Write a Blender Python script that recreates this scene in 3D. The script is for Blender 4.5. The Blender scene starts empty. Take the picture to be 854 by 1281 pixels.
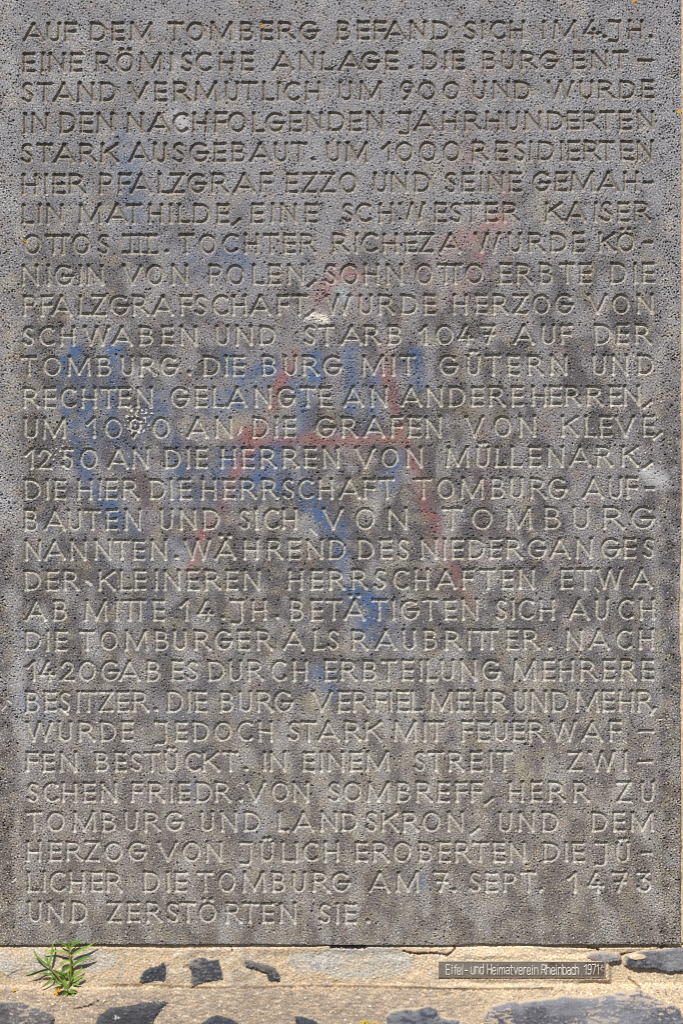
import bpy, bmesh, math
import numpy as np
from mathutils import Vector

scene = bpy.context.scene
COL = scene.collection
MM = 0.001            # one unit of the layout below is one millimetre of the wall
W0, H0 = 854.0, 1281.0
DIST = 3000.0         # camera to plaque, in mm

# ------------------------------------------------------------------ camera, sky, sun, exposure
cam_d = bpy.data.cameras.new("camera")
cam = bpy.data.objects.new("camera", cam_d)
COL.objects.link(cam)
cam.location = (0, -DIST * MM, H0 / 2 * MM)
cam.rotation_euler = (math.radians(90), 0, 0)
cam_d.sensor_fit = 'VERTICAL'
cam_d.angle = 2 * math.atan(H0 / 2 / DIST)
cam_d.clip_start = 0.05
cam_d.clip_end = 200
scene.camera = cam

SUN = Vector((-0.23, -0.60, 0.75)).normalized()     # towards the sun: above, a little left, in front of the wall
world = bpy.data.worlds.new("World")
scene.world = world
world.use_nodes = True
wn = world.node_tree
sky = wn.nodes.new('ShaderNodeTexSky')
sky.sky_type = 'NISHITA'
sky.sun_disc = False
sky.sun_elevation = math.asin(SUN.z)
sky.sun_rotation = math.atan2(SUN.x, SUN.y)
bg = wn.nodes['Background']
wn.links.new(sky.outputs[0], bg.inputs[0])
bg.inputs[1].default_value = 0.05
sun_d = bpy.data.lights.new("sun", 'SUN')
sun_d.energy = 4.6
sun_d.angle = math.radians(0.5)
sun_d.color = (1.0, 0.955, 0.89)
sun_o = bpy.data.objects.new("sun", sun_d)
sun_o.rotation_euler = SUN.to_track_quat('Z', 'Y').to_euler()
sun_o.location = (-1, -2, 3)
COL.objects.link(sun_o)
vs = scene.view_settings
vs.view_transform = 'Standard'
vs.look = 'None'
vs.exposure = 0.30
vs.gamma = 1
scene.cycles.use_denoising = False
scene.cycles.filter_width = 1.0

# ------------------------------------------------------------------ helpers
def px(x, y, out=0.0):
    """layout millimetres (x right, y down from the top, out towards the viewer) -> world"""
    return Vector(((x - W0 / 2) * MM, -out * MM, (H0 - y) * MM))

class Tile:
    """periodic band-limited noise, sigma 1, sampled bilinearly"""
    def __init__(s, seed, n=1024, lo=4.0, hi=1e9, beta=0.0):
        r = np.random.default_rng(seed)
        f = np.fft.fft2(r.standard_normal((n, n)))
        k = np.hypot(np.fft.fftfreq(n)[:, None], np.fft.fftfreq(n)[None, :])
        k[0, 0] = 1e-9
        wl = 1 / k
        m = np.exp(-(lo / wl) ** 4) * np.exp(-(wl / hi) ** 4) * k ** (-beta)
        m[0, 0] = 0
        t = np.real(np.fft.ifft2(f * m))
        s.t = ((t - t.mean()) / t.std()).astype(np.float32)
        s.n = n
    def __call__(s, x, y, sc=1.0, ox=0.0, oy=0.0):
        u = np.asarray(x, np.float32) * sc + ox
        v = np.asarray(y, np.float32) * sc + oy
        u, v = np.broadcast_arrays(u, v)
        i = np.floor(u).astype(np.int32); j = np.floor(v).astype(np.int32)
        fu = u - i; fv = v - j
        n = s.n
        i0 = i % n; i1 = (i + 1) % n; j0 = j % n; j1 = (j + 1) % n
        t = s.t
        return ((t[j0, i0] * (1 - fu) + t[j0, i1] * fu) * (1 - fv) + (t[j1, i0] * (1 - fu) + t[j1, i1] * fu) * fv)

GRAIN = Tile(1, 2048, lo=3.2, hi=9)          # fine grain
GRAIN2 = Tile(2, 2048, lo=5, hi=24)
FRACT = Tile(3, 1024, lo=3, beta=1.35)       # fractal
BLOB = Tile(4, 1024, lo=20, hi=120)          # soft blotches
WHITE = Tile(5, 2048, lo=2.2, hi=6)

def sstep(a, b, x):
    t = np.clip((x - a) / (b - a), 0, 1)
    return t * t * (3 - 2 * t)

def mesh_from_grid(name, X, Y, OUT, colr, fmask, material, parent, skirt=None, smooth=True):
    """one mesh object from the faces of a height grid picked by fmask"""
    ny, nx = X.shape
    jj, ii = np.nonzero(fmask)
    a = jj * nx + ii
    quads = np.stack([a, a + nx, a + nx + 1, a + 1], 1)      # seen from -Y: counter-clockwise
    used, inv = np.unique(quads.ravel(), return_inverse=True)
    co = np.stack([(X.ravel()[used] - W0 / 2) * MM, -OUT.ravel()[used] * MM, (H0 - Y.ravel()[used]) * MM], 1)
    c4 = np.ones((len(used), 4), np.float32)
    c4[:, :3] = colr.reshape(-1, 3)[used]
    loops = inv.reshape(-1, 4)
    if skirt is not None:
        rim = np.concatenate([np.arange(nx), np.arange(1, ny) * nx + nx - 1,
                              (ny - 1) * nx + np.arange(nx - 2, -1, -1), np.arange(ny - 2, 0, -1) * nx])
        ri = np.searchsorted(used, rim)
        n0 = len(co)
        cb = co[ri].copy(); cb[:, 1] = skirt * MM
        co = np.concatenate([co, co[ri], cb])
        c4 = np.concatenate([c4, c4[ri], c4[ri]])
        m = len(rim)
        k = np.arange(m); k2 = (k + 1) % m
        sk = np.stack([n0 + k, n0 + k2, n0 + m + k2, n0 + m + k], 1)
        loops = np.concatenate([loops, sk])
    me = bpy.data.meshes.new(name)
    nv, nf = len(co), len(loops)
    me.vertices.add(nv)
    me.vertices.foreach_set('co', co.astype(np.float32).ravel())
    me.loops.add(nf * 4)
    me.loops.foreach_set('vertex_index', loops.astype(np.int32).ravel())
    me.polygons.add(nf)
    me.polygons.foreach_set('loop_start', np.arange(0, nf * 4, 4, dtype=np.int32))
    me.polygons.foreach_set('use_smooth', np.full(nf, smooth))
    me.update(calc_edges=True)
    at = me.color_attributes.new('tint', 'FLOAT_COLOR', 'POINT')
    at.data.foreach_set('color', c4.ravel())
    me.materials.append(material)
    o = bpy.data.objects.new(name, me)
    COL.objects.link(o)
    o.parent = parent
    return o

def thing(name, label, cat, loc=(0, 0, 0)):
    o = bpy.data.objects.new(name, None)
    o.empty_display_size = 0.05
    o.location = loc
    o['label'] = label
    o['category'] = cat
    COL.objects.link(o)
    return o

def keep_world(o, parent):
    o.parent = parent
    o.matrix_parent_inverse = parent.matrix_basis.inverted()

def stone_material(name, rough, nscale, amt, bump):
    """mineral colour from the 'tint' attribute, broken up by noise and a fine bump"""
    m = bpy.data.materials.new(name)
    m.use_nodes = True
    nt = m.node_tree
    b = nt.nodes['Principled BSDF']
    at = nt.nodes.new('ShaderNodeAttribute'); at.attribute_name = 'tint'
    tc = nt.nodes.new('ShaderNodeTexCoord')
    no = nt.nodes.new('ShaderNodeTexNoise'); no.inputs['Scale'].default_value = nscale
    no.inputs['Detail'].default_value = 5; no.inputs['Roughness'].default_value = 0.7
    nt.links.new(tc.outputs['Object'], no.inputs['Vector'])
    mr = nt.nodes.new('ShaderNodeMapRange')
    mr.inputs['From Min'].default_value = 0.25; mr.inputs['From Max'].default_value = 0.75
    mr.inputs['To Min'].default_value = 1 - amt; mr.inputs['To Max'].default_value = 1 + amt
    nt.links.new(no.outputs['Fac'], mr.inputs['Value'])
    mx = nt.nodes.new('ShaderNodeVectorMath'); mx.operation = 'SCALE'
    nt.links.new(at.outputs['Color'], mx.inputs[0]); nt.links.new(mr.outputs[0], mx.inputs['Scale'])
    nt.links.new(mx.outputs[0], b.inputs['Base Color'])
    bp = nt.nodes.new('ShaderNodeBump'); bp.inputs['Strength'].default_value = bump
    bp.inputs['Distance'].default_value = 0.001
    nt.links.new(no.outputs['Fac'], bp.inputs['Height']); nt.links.new(bp.outputs[0], b.inputs['Normal'])
    b.inputs['Roughness'].default_value = rough
    b.inputs['Specular IOR Level'].default_value = 0.25
    return m

M_SLAB = stone_material('weathered_basalt_lava', 0.9, 900, 0.14, 0.3)
M_CUT = stone_material('cut_lava', 0.9, 900, 0.10, 0.2)
M_MORTAR = stone_material('lime_mortar', 0.95, 500, 0.15, 0.3)
M_STONE = stone_material('blue_basalt', 0.75, 450, 0.18, 0.25)
M_LICHEN = stone_material('orange_lichen', 0.9, 700, 0.3, 0.5)

# ------------------------------------------------------------------ letters as chisel strokes
def arc(cx, cy, rx, ry, a0, a1, n=22):
    t = np.radians(np.linspace(a0, a1, n))
    return [(cx + rx * math.cos(q), cy + ry * math.sin(q)) for q in t]

def bez(p0, p1, p2, p3, n=10):
    r = []
    for k in range(n + 1):
        t = k / n; u = 1 - t
        r.append(tuple(u**3 * a + 3*u*u*t * b + 3*u*t*t * c + t**3 * d for a, b, c, d in zip(p0, p1, p2, p3)))
    return r

S_ = bez((.95, .12), (.75, -.05), (.1, -.06), (.1, .25), 10) + bez((.1, .25), (.1, .5), (.98, .5), (.98, .76), 10)[1:] + bez((.98, .76), (.98, 1.06), (.25, 1.06), (0, .84), 10)[1:]
GLY = {   # default outer width in mm, strokes in the unit cell (y down)
 'A': (27.5, [[(0, 1), (.5, 0)], [(.5, 0), (1, 1)], [(.17, .74), (.83, .74)]]),
 'B': (18.0, [[(0, 0), (0, 1)], [(0, 0), (.5, 0)] + arc(.5, .23, .38, .23, -90, 90, 12) + [(0, .46)], [(0, .46), (.5, .46)] + arc(.5, .73, .5, .27, -90, 90, 12) + [(0, 1)]]),
 'C': (20.5, [arc(.62, .5, .62, .5, -52, -308, 26)]),
 'D': (21.5, [[(0, 0), (0, 1)], [(0, 0), (.35, 0)] + arc(.35, .5, .65, .5, -90, 90, 20) + [(0, 1)]]),
 'E': (16.0, [[(0, 0), (0, 1)], [(0, 0), (1, 0)], [(0, .5), (.95, .5)], [(0, 1), (1, 1)]]),
 'F': (16.0, [[(0, 0), (0, 1)], [(0, 0), (1, 0)], [(0, .49), (.92, .49)]]),
 'G': (24.0, [arc(.53, .5, .53, .5, -48, -352, 28), [(.5, .54), (1.02, .54)]]),
 'H': (19.5, [[(0, 0), (0, 1)], [(1, 0), (1, 1)], [(0, .52), (1, .52)]]),
 'I': (5.2, [[(.5, 0), (.5, 1)]]),
 'J': (18.0, [[(0, 0), (.9, 0)], [(.9, 0), (.9, .9)] + arc(.5, .95, .4, .27, 0, 95, 9) + [(.05, 1.2)]]),
 'K': (22.5, [[(0, 0), (0, 1)], [(.95, 0), (.06, .52)], [(.28, .4), (1, 1)]]),
 'L': (15.5, [[(0, 0), (0, 1)], [(0, 1), (1, 1)]]),
 'M': (30.0, [[(0, 1), (.05, 0)], [(.05, 0), (.5, .95)], [(.5, .95), (.95, 0)], [(.95, 0), (1, 1)]]),
 'N': (21.5, [[(0, 0), (0, 1)], [(0, 0), (1, 1)], [(1, 0), (1, 1)]]),
 'O': (23.5, [arc(.5, .5, .5, .5, -90, 270, 34)]),
 'P': (17.5, [[(0, 0), (0, 1)], [(0, 0), (.5, 0)] + arc(.5, .26, .5, .26, -90, 90, 14) + [(0, .52)]]),
 'R': (21.0, [[(0, 0), (0, 1)], [(0, 0), (.42, 0)] + arc(.42, .25, .4, .25, -90, 90, 14) + [(0, .5)], [(.4, .5), (1.02, 1)]]),
 'S': (16.0, [S_]),
 'T': (20.5, [[(0, 0), (1, 0)], [(.5, 0), (.5, 1)]]),
 'U': (18.0, [[(0, 0), (0, .68)] + arc(.5, .68, .5, .32, 180, 0, 14) + [(1, 0)]]),
 'V': (26.0, [[(0, 0), (.5, 1)], [(.5, 1), (1, 0)]]),
 'W': (34.0, [[(0, 0), (.26, 1)], [(.26, 1), (.5, 0)], [(.5, 0), (.76, 1)], [(.76, 1), (1, 0)]]),
 'Z': (19.0, [[(0, 0), (1, 0)], [(1, 0), (0, 1)], [(0, 1), (1, 1)]]),
 '1': (13.5, [[(0, .3), (.85, 0)], [(.85, 0), (.85, 1)]]),
 '2': (19.0, [bez((.05, .25), (.1, -.1), (.95, -.1), (.9, .3), 10) + [(.8, .5), (0, 1)], [(0, 1), (1, 1)]]),
 '3': (19.5, [[(0, 0), (.85, 0)], [(.85, 0), (.4, .36)], bez((.4, .36), (1.15, .3), (1.2, 1.0), (.5, 1.0), 12) + [(.2, .97), (0, .82)]]),
 '4': (21.0, [[(.55, 0), (0, .72)], [(0, .72), (1, .72)], [(.68, .5), (.68, 1)]]),
 '5': (16.0, [[(.2, 0), (.95, 0)], [(.2, 0), (.15, .42)], bez((.15, .42), (1.2, .25), (1.2, 1.05), (.45, 1.0), 12) + [(0, .85)]]),
 '7': (19.5, [[(0, 0), (1, 0)], [(1, 0), (.45, 1)], [(.25, .5), (1, .5)]]),
 '9': (18.0, [arc(.5, .3, .5, .3, 0, 360, 24), [(1, .32), (.88, .62), (.35, 1.02)]]),
 '-': (20.0, [[(0, .54), (1, .54)]]),
 '.': (6.5, [[(.35, .93), (.65, .95)]]),
 ',': (13.0, [[(1, .88), (0, 1.18)]]),
 '=': (32.0, [[(0, 0), (1, 0)], [(.33, 0), (.33, 1)], [(.76, 0), (.76, 1)]]),           # joined double T
 '#': (45.0, [[(0, 0), (1, 0)], [(0, 1), (1, 1)], [(.23, 0), (.23, 1)], [(.5, 0), (.5, 1)], [(.77, 0), (.77, 1)]]),   # numeral three
}
DOTS = [[(.24, -.25), (.28, -.23)], [(.72, -.25), (.76, -.23)]]
for a, b in (('Ä', 'A'), ('Ö', 'O'), ('Ü', 'U')):
    GLY[a] = (GLY[b][0], GLY[b][1] + DOTS)

# each line: y of cap top at left and right, y of baseline at left and right, then four stretches of
# "letter+left edge" (quarter millimetres from the stretch's start at 0, 214, 427 and 640 mm)
T_ = [
 (28, 52.6, 24.5, 49.6, "A115 U235 F322 D450 E560 M648", "T-17 O75 M195 B345 E447 R537 G640 B828", "E78 F163 A213 N340 D455 S610 I697 C738 H838", "I150 M205 4355 .450 J480 H580 .683"),
 (65.6, 91.5, 63, 87, "E115 I205 N245 E350 R480 Ö580 M695 I848", "S48 C122 H242 E350 A503 N640 L750 A835", "G95 E220 .330 D403 I510 E553 B705 U797", "R45 G135 E303 N395 T500 -625"),
 (103, 129, 100, 124, "S108 T185 A265 N390 D500 V640 E772", "R15 M118 U270 T350 L455 I530 C562 H670 U835", "M88 9290 O380 O502 U655 N755", "D12 W175 U335 R430 D535 E645"),
 (141, 168, 138, 163, "I118 N160 D300 E402 N485 N635 A740", "C5 H108 F218 O283 L405 G470 E590 N675 D785", "E40 N128 J285 A360 H505 R612 H718 U820", "N65 D175 E275 R355 T435 E535 N625"),
 (179, 205, 175.4, 201.7, "S105 T185 A268 R400 K505 A640 U765", "S8 G92 E213 B305 A392 U515 T600 .695 U775", "M18 1200 O267 O383 O503 R650 E768 S858", "I85 D130 I240 E278 R358 T435 E543 N622"),
 (217, 244, 214, 240, "H112 I222 E265 R345 P498 F592 A650 L790", "Z-5 G82 R203 A310 F445 E573 Z655 Z745 O838", "U160 N248 D362 S513 E600 I690 N730 E835", "G98 E215 M293 A425 H555 -655@50"),
 (255, 281, 252, 278, "L112 I192 N232 M393 A530 T628 H740 I845", "L35 D112 E228 ,300 E400 I495 N545 E668 S848", "C68 H185 W285 E463 S540 T613 E718 R805", "K165 A265 I408 S440 E525 R610"),
 (293, 319, 290, 316, "O115 =225 O360 S487 #610 .822", "T38 O135 C255 H362 T460 E560 R643 R805", "I65 C100 H205 E315 Z388 A488 W660 U830", "R82 D192 E300 K430 Ö522 -655@52"),
 (331, 358, 328, 355, "N110 I232 G270 I393 N435 V610 O728 N855", "P188 O275 L405 E485 N580 ,678 S763 O843", "H112 N222 O365 =475 O615 E785", "R20 B135 T235 E335 D490 I605 E650"),
 (369, 396, 367, 393, "P115 F205 A255 L392 Z457 G548 R660 A760", "F45 S115 C205 H302 A392 F528 T600 ,668 W765", "U85 R182 D298 E408 H553 E665 R752", "Z5 O98 G210 V375 O497 N622"),
 (407.5, 433, 404.5, 431, "S110 C193 H300 W415 A555 B695 E805", "N45 U220 N322 D440 S660 T735 A845", "R112 B230 1382 O467 4575 7690", "A5 U145 F240 D412 E522 R612"),
 (445, 471, 442.6, 469.7, "T105 O213 M335 B485 U600 R697 G795", ".80 D160 I265 E305 B455 U560 R655 G755", "M100 I248 T290 G483 Ü622 T715 E825", "R75 N190 U398 N495 D625"),
 (484, 511, 481.5, 508, "R115 E218 C300 H405 T500 E590 N680 G848", "E118 L205 A275 N415 G525 T640 E738", "A5 N145 A293 N420 D535 E645 R735 E845", "H95 E185 R262 R372 E483 N555 ,650"),
 (522, 549, 519, 546.6, "U118 M212 1430 O518 9640 O757", "A78 N220 D405 I515 E560 G720 R848", "A108 F245 E330 N415 V612 O757", "N35 K245 L360 E437 V512 E650 ,700"),
 (560, 587.5, 557, 584, "1122 2185 5305 O398 A535 N660 D820", "I75 E120 H247 E352 R443 R555 E662 N755", "V65 O195 N320 M520 Ü668 L765 L840", "E82 N175 A285 R420 K545 ,650"),
 (599, 625.6, 596, 624, "D122 I225 E268 H385 I490 E525 R612 D745 I845", "E40 H150 E258 R345 R452 S553 C630 H732 A835", "F108 T185 T368 O472 M592 B745 U835", "R90 G178 A350 U480 F567 -660@55"),
 (637, 664, 632.6, 662, "B120 A220 U335 T422 E528 N620 U795", "N40 D158 S333 I415 C458 H552 V755", "O65@105 N230@100 T500@105 O645@110 M820@130", "B160@85 U300@85 R455@105 G592@115"),
 (674.7, 701.5, 672, 699, "N122 A220 N350 N470 T568 E662 N750", ".15 W65 Ä215 H360 R478 E582 N675 D785", "D80 E190 S275 N395 I505 E545 D630 E735 R820", "G75 A185 N318 G442 E555 S648"),
 (713, 739.6, 710, 737, "D122 E232 R315 K490 L598 E668 I770 N815", "E78 R165 E272 N360 H582 E695 R785", "R48 S160 C252 H360 A465 F600 T688 E795", "N30 E240 T322 W420 A592"),
 (750, 777.5, 748, 775.5, "A125 B265 M420 I575 =605 E760", "1040 4130 .245 J295 H398 .518 B592 E695 T770", "Ä10 T148 I250 G292 T403 E510 N597 S765 I845", "C28 H135 A280 U412 C525 H635"),
 (788, 814.6, 786, 813, "D125 I230 E275 T395 O497 M622 B772", "U8 R115 G212 E330 R425 A558 L708 S775", "R50 A165 U300 B408 R515 I625 =655 E820", "R55 .175 N268 A378 C517 H632"),
 (826, 852.7, 824, 852, "1130 4195 2300 O388 G500 A592 B730", "E0 S75 D183 U285 R380 C495 H605 E765 R845", "B105 T195 E298 I385 L420 U492 N590 G697", "M5 E152 H232 R340 E452 R540 E645"),
 (864, 891.5, 863, 891, "B128 E220 S292 I380 T403 Z492 E582 R660 .765 D832", "I80 E118 B243 U335 R428 G512 V700 E830", "R55 F165 I235 E275 L345 M438 E575 H652 R748", "U5 N92 D198 M315 E448 H530 R622 ,685@36"),
 (902, 928, 901, 928, "W130 U290 R390 D498 E605 J770", "E20 D108 O212 C328 H432 S580 T645 A730", "R15 K115 M260 I405 T432 F597 E675 U757", "E0 R80 W190 A345 F483 -630"),
 (940, 966, 939, 965.5, "F130 E212 N300 B475 E570 S648 T720 Ü820", "C65 K155 T255 .360 I455 N490 E655 I740 N780", "E40 M120 S358 T430 R530 E640 I735 T770", "Z275 W380 I555 -625"),
 (978, 1004, 977, 1004, "S132 C212 H308 E415 N500 F655 R740 I845", "E35 D122 R218 .335 V370 O497 N605 S782", "O8 M125 B275 R370 E478 F567 F642 ,712 H832", "E90 R182 R305 Z520 U640"),
 (1014.6, 1041, 1015, 1041, "T130 O232 M362 B508 U620 R718 G820", "U145 N245 D362 L530 A605 N745 D848", "S115 K198 R305 O402 N525 ,640 U780", "N30 D150 D395 E502 M590"),
 (1052, 1078, 1053, 1079.5, "H130 E245 R328 Z422 O520 G635 V785", "O55 N172 J340 Ü442 L550 I615 C652 H760", "E68 R155 O255 B382 E482 R565 T652 E752 N835", "D155 I258 E300 J410 Ü515 -640@62"),
 (1089.6, 1116.6, 1090, 1117, "L135 I212 C245 H345 E450 R530 D715 I830", "E18 T130 O232 M355 B502 U602 R705 G797", "A135 M270 7455 .550 S635 E715 P805", "T42 .135 1275 4375 7495 3620"),
 (1127, 1154, 1132, 1158, "U138 N235 D355 Z535 E635 R728 S830", "T42 Ö135 R270 T355 E450 N540 S735 I820", "E12 .118", ""),
]
# line 27 ends in "UND DEM": one D of the pair belongs to each word
T_[27 - 1] = T_[27 - 1][:7] + ("N30 D150 D395 E502 M590",)

TEXT = """AUF DEM TOMBERG BEFAND SICH IM 4. JH.
EINE RÖMISCHE ANLAGE. DIE BURG ENT-
STAND VERMUTLICH UM 9OO UND WURDE
IN DEN NACHFOLGENDEN JAHRHUNDERTEN
STARK AUSGEBAUT. UM 1OOO RESIDIERTEN
HIER PFALZGRAF EZZO UND SEINE GEMAH-
LIN MATHILDE, EINE SCHWESTER KAISER
O=OS #. TOCHTER RICHEZA WURDE KÖ-
NIGIN VON POLEN, SOHN O=O ERBTE DIE
PFALZGRAFSCHAFT, WURDE HERZOG VON
SCHWABEN UND STARB 1O47 AUF DER
TOMBURG. DIE BURG MIT GÜTERN UND
RECHTEN GELANGTE AN ANDERE HERREN,
UM 1O9O AN DIE GRAFEN VON KLEVE,
125O AN DIE HERREN VON MÜLLENARK,
DIE HIER DIE HERRSCHAFT TOMBURG AUF-
BAUTEN UND SICH VON TOMBURG
NANNTEN. WÄHREND DES NIEDERGANGES
DER KLEINEREN HERRSCHAFTEN ETWA
AB MI=E 14. JH. BETÄTIGTEN SICH AUCH
DIE TOMBURGER ALS RAUBRI=ER. NACH
142O GAB ES DURCH ERBTEILUNG MEHRERE
BESITZER. DIE BURG VERFIEL MEHR UND MEHR,
WURDE JEDOCH STARK MIT FEUERWAF-
FEN BESTÜCKT. IN EINEM STREIT ZWI-
SCHEN FRIEDR. VON SOMBREFF, HERR ZU
TOMBURG UND LANDSKRON, UND DEM
HERZOG VON JÜLICH EROBERTEN DIE JÜ-
LICHER DIE TOMBURG AM 7. SEPT. 1473
UND ZERSTÖRTEN SIE.""".split('\n')
WORDS = [(k, w) for k, t in enumerate(TEXT) for w in t.split()]
WORD_OF = {}
for wi, (k, w) in enumerate(WORDS):
    for c in w: WORD_OF.setdefault(k, []).append((wi, c))

def letter_list():
    out = []
    for li, L in enumerate(T_):
        q = 0
        tl, bl, tr, br = L[:4]
        for base, s in zip((0, 214, 427, 640), L[4:]):
            for tok in s.split():
                ch, rest = tok[0], tok[1:]
                w = GLY[ch][0]
                if '@' in rest:
                    rest, wq = rest.split('@'); w = float(wq) / 3.991
                x = base + float(rest) / 3.991
                if ch == '1' and li == 19: x = 214 + 40 / 3.991
                u = (x - 30) / 790.0
                wi, want = WORD_OF[li][q]; q += 1
                if want != ch: print('LETTER', li, q, want, ch)
                out.append((wi, ch, x, w, tl + (tr - tl) * u, bl + (br - bl) * u))
        if q != len(WORD_OF[li]): print('COUNT', li, q, len(WORD_OF[li]))
    return out

def seg_field(store, ids, x0, y0, st, pts, r, flare, li, slope, dmax):
    """carve one chisel stroke into the depth grid"""
    P = np.array(pts, np.float64)
    pad = r + flare + 1.5
    ny, nx = store.shape
    i0 = max(0, int((P[:, 0].min() - pad - x0) / st)); i1 = min(nx, int((P[:, 0].max() + pad - x0) / st) + 2)
    j0 = max(0, int((P[:, 1].min() - pad - y0) / st)); j1 = min(ny, int((P[:, 1].max() + pad - y0) / st) + 2)
    if i1 <= i0 or j1 <= j0: return
    gx = (x0 + np.arange(i0, i1) * st)[None, :]
    gy = (y0 + np.arange(j0, j1) * st)[:, None]
    gx = gx + WOB(gx, gy, 0.12) * 0.28
    gy = gy + WOB(gx, gy, 0.12, 300, 77) * 0.28
    L = np.hypot(np.diff(P[:, 0]), np.diff(P[:, 1])); cum = np.concatenate([[0], np.cumsum(L)]); tot = cum[-1]
    best = np.zeros((j1 - j0, i1 - i0), np.float32)
    for k in range(len(P) - 1):
        ax, ay = P[k]; bx, by = P[k + 1]
        dx, dy = bx - ax, by - ay
        l2 = dx * dx + dy * dy + 1e-9
        t = np.clip(((gx - ax) * dx + (gy - ay) * dy) / l2, 0, 1)
        d = np.hypot(gx - ax - t * dx, gy - ay - t * dy)
        s = cum[k] + t * L[k]
        e = np.minimum(s, tot - s)
        rr = r + flare * np.clip(1 - e / 5.0, 0, 1) ** 2
        best = np.maximum(best, (rr - d) * slope)
    best = np.minimum(best, dmax)
    sub = store[j0:j1, i0:i1]
    m = best > sub
    sub[m] = best[m]
    ids[j0:j1, i0:i1][m & (best > 0.15)] = li

WOB = Tile(11, 256, lo=3, hi=30)

# ------------------------------------------------------------------ the plaque
STEP = 0.6
PX0, PX1, PY0, PY1 = -8.0, 851.0, -8.0, 1182.0
gx1 = np.arange(PX0, PX1 + STEP * .5, STEP); gy1 = np.arange(PY0, PY1 + STEP * .5, STEP)
X, Y = np.meshgrid(gx1, gy1)
X = X.astype(np.float32); Y = Y.astype(np.float32)
depth = np.zeros(X.shape, np.float32)
ids = np.full(X.shape, -1, np.int16)
rng = np.random.default_rng(7)
for li, ch, x, w, ty, by in letter_list():
    r = 2.6; fl = 0.85
    ins = 2.3
    h = by - ty - 2 * ins
    ww = max(0.1, w - 2 * ins)
    for st_ in GLY[ch][1]:
        pts = [(x + ins + a * ww + rng.normal(0, .12), ty + ins + b * h + rng.normal(0, .12)) for a, b in st_]
        closed = abs(pts[0][0] - pts[-1][0]) + abs(pts[0][1] - pts[-1][1]) < 1.2 and len(pts) > 4
        if closed: pts[-1] = pts[0]
        rr = r + (0.1 if ch in '.ÄÖÜ' and len(st_) == 2 and (ch == '.' or st_[0][1] < 0) else 0)
        seg_field(depth, ids, PX0, PY0, STEP, pts, rr, 0 if (closed or ch == 'S') else fl, li, 1.42, 3.3 - .3 * float(np.clip((ty - 500) / 400, 0, 1)))

# relief: undulation, grain, pores
f1 = FRACT(X, Y, 0.9)
gr = GRAIN(X, Y, 1.9)
gr2 = GRAIN2(X, Y, 2.1, 91, 37)
margin = np.maximum(np.maximum(sstep(30, 8, X), sstep(818, 842, X)), 0.5 * sstep(24, 4, Y))
margin = np.clip(margin + 0.25 * BLOB(X, Y, 1.0, 5, 9) * (margin > 0.02), 0, 1)
rough = .75 + .45 * np.clip(BLOB(X, Y, 1.4, 70, 800) + .6 * FRACT(X, Y, .5, 17, 450), -1.2, 1.4)
h = 0.30 * f1 + rough * (0.17 * gr + 0.15 * gr2) + .10 * WHITE(X, Y, 1.2)
por = GRAIN2(X, Y, 2.4, 700, 210)
porA = np.clip(-por - (1.42 - 0.35 * margin + 0.3 * (rough - .75) * -1 + 0.18 * BLOB(X, Y, 1.3, 50, 3) + .12 * sstep(500, 800, Y)), 0, 1.1)
por_top = np.where(Y < 560, 1.0, 0.75)
h -= porA * 2.9 * por_top
big = GRAIN2(X, Y, 1.35, 20, 511)
porB = np.clip(-big - (2.0 - 0.35 * margin), 0, .8)
h -= porB * 3.4
bump = np.clip(big - 2.0, 0, 1) * np.where(Y > 500, 1, .4)
h += bump * 0.8
carve = depth * (1 + 0.06 * gr2)
h = h * np.where(depth > 0.3, 0.5, 1.0) - carve
# worn arrises of the slab
edge = np.minimum(np.minimum(X - PX0, PX1 - X), np.minimum(Y - PY0, PY1 - Y)) + 0.6 * f1 + .7 * FRACT(X, Y, .16, 300, 410) - 1.6 * np.clip(FRACT(X, Y, .3, 90, 222) - 1.1, 0, 2)
rr_ = 1.7
h -= np.where(edge < rr_, rr_ - np.sqrt(np.clip(rr_ ** 2 - (rr_ - np.clip(edge, 0, rr_)) ** 2, 0, None)), 0)

# mineral colour
def lerp(a, b, t): return a + (b - a) * t[..., None]
def C(*c): return np.array(c, np.float32)
low = BLOB(X, Y * 0.8, 0.6, 233, 171)
low2 = BLOB(X, Y, 1.6, 400, 13)
frb = FRACT(X, Y, 0.35, 210, 99)
v = Y / 1190.0
base = lerp(C(.250, .250, .270), C(.224, .215, .227), sstep(.12, .42, v))
base = lerp(base, C(.238, .216, .204), sstep(.66, .95, v))
# a dark weathering film over the written field, washed off in runs
film = sstep(-1.1, 1.5, low + .4 * low2 + .8 * frb + 0.4 * sstep(.15, .5, v)) * (1 - .75 * margin) * (.3 + .7 * sstep(.08, .4, v))
film = film * sstep(14, 34, X + 4 * frb) * sstep(836, 806, X + 4 * frb)
foot = np.maximum(sstep(30, 10, X + 3 * frb) * sstep(640, 700, Y), sstep(816, 832, X + 4 * frb) * sstep(430, 560, Y)) * (.7 + .25 * low2)
film = np.clip(np.maximum(film * (1 - .35 * sstep(.6, .8, v)), foot), 0, 1)
base = lerp(base, base * C(.385, .372, .385), film * .84)
yel = sstep(.6, 1.9, BLOB(X, Y, 1.0, 505, 222) + .5 * frb) * sstep(.1, .3, v)
base = lerp(base, C(.32, .295, .215), yel * .34)
run = sstep(.5, 1.9, BLOB(X * 1.3, Y * .22, 1.1, 50, 60) + .45 * frb) * sstep(.5, .75, v)
base = lerp(base, C(.34, .325, .30), run * .35)
wash = sstep(.7, 2.0, BLOB(X, Y * .55, .8, 610, 5) + .5 * frb)
base = lerp(base, C(.34, .335, .335), wash * .45)
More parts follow.
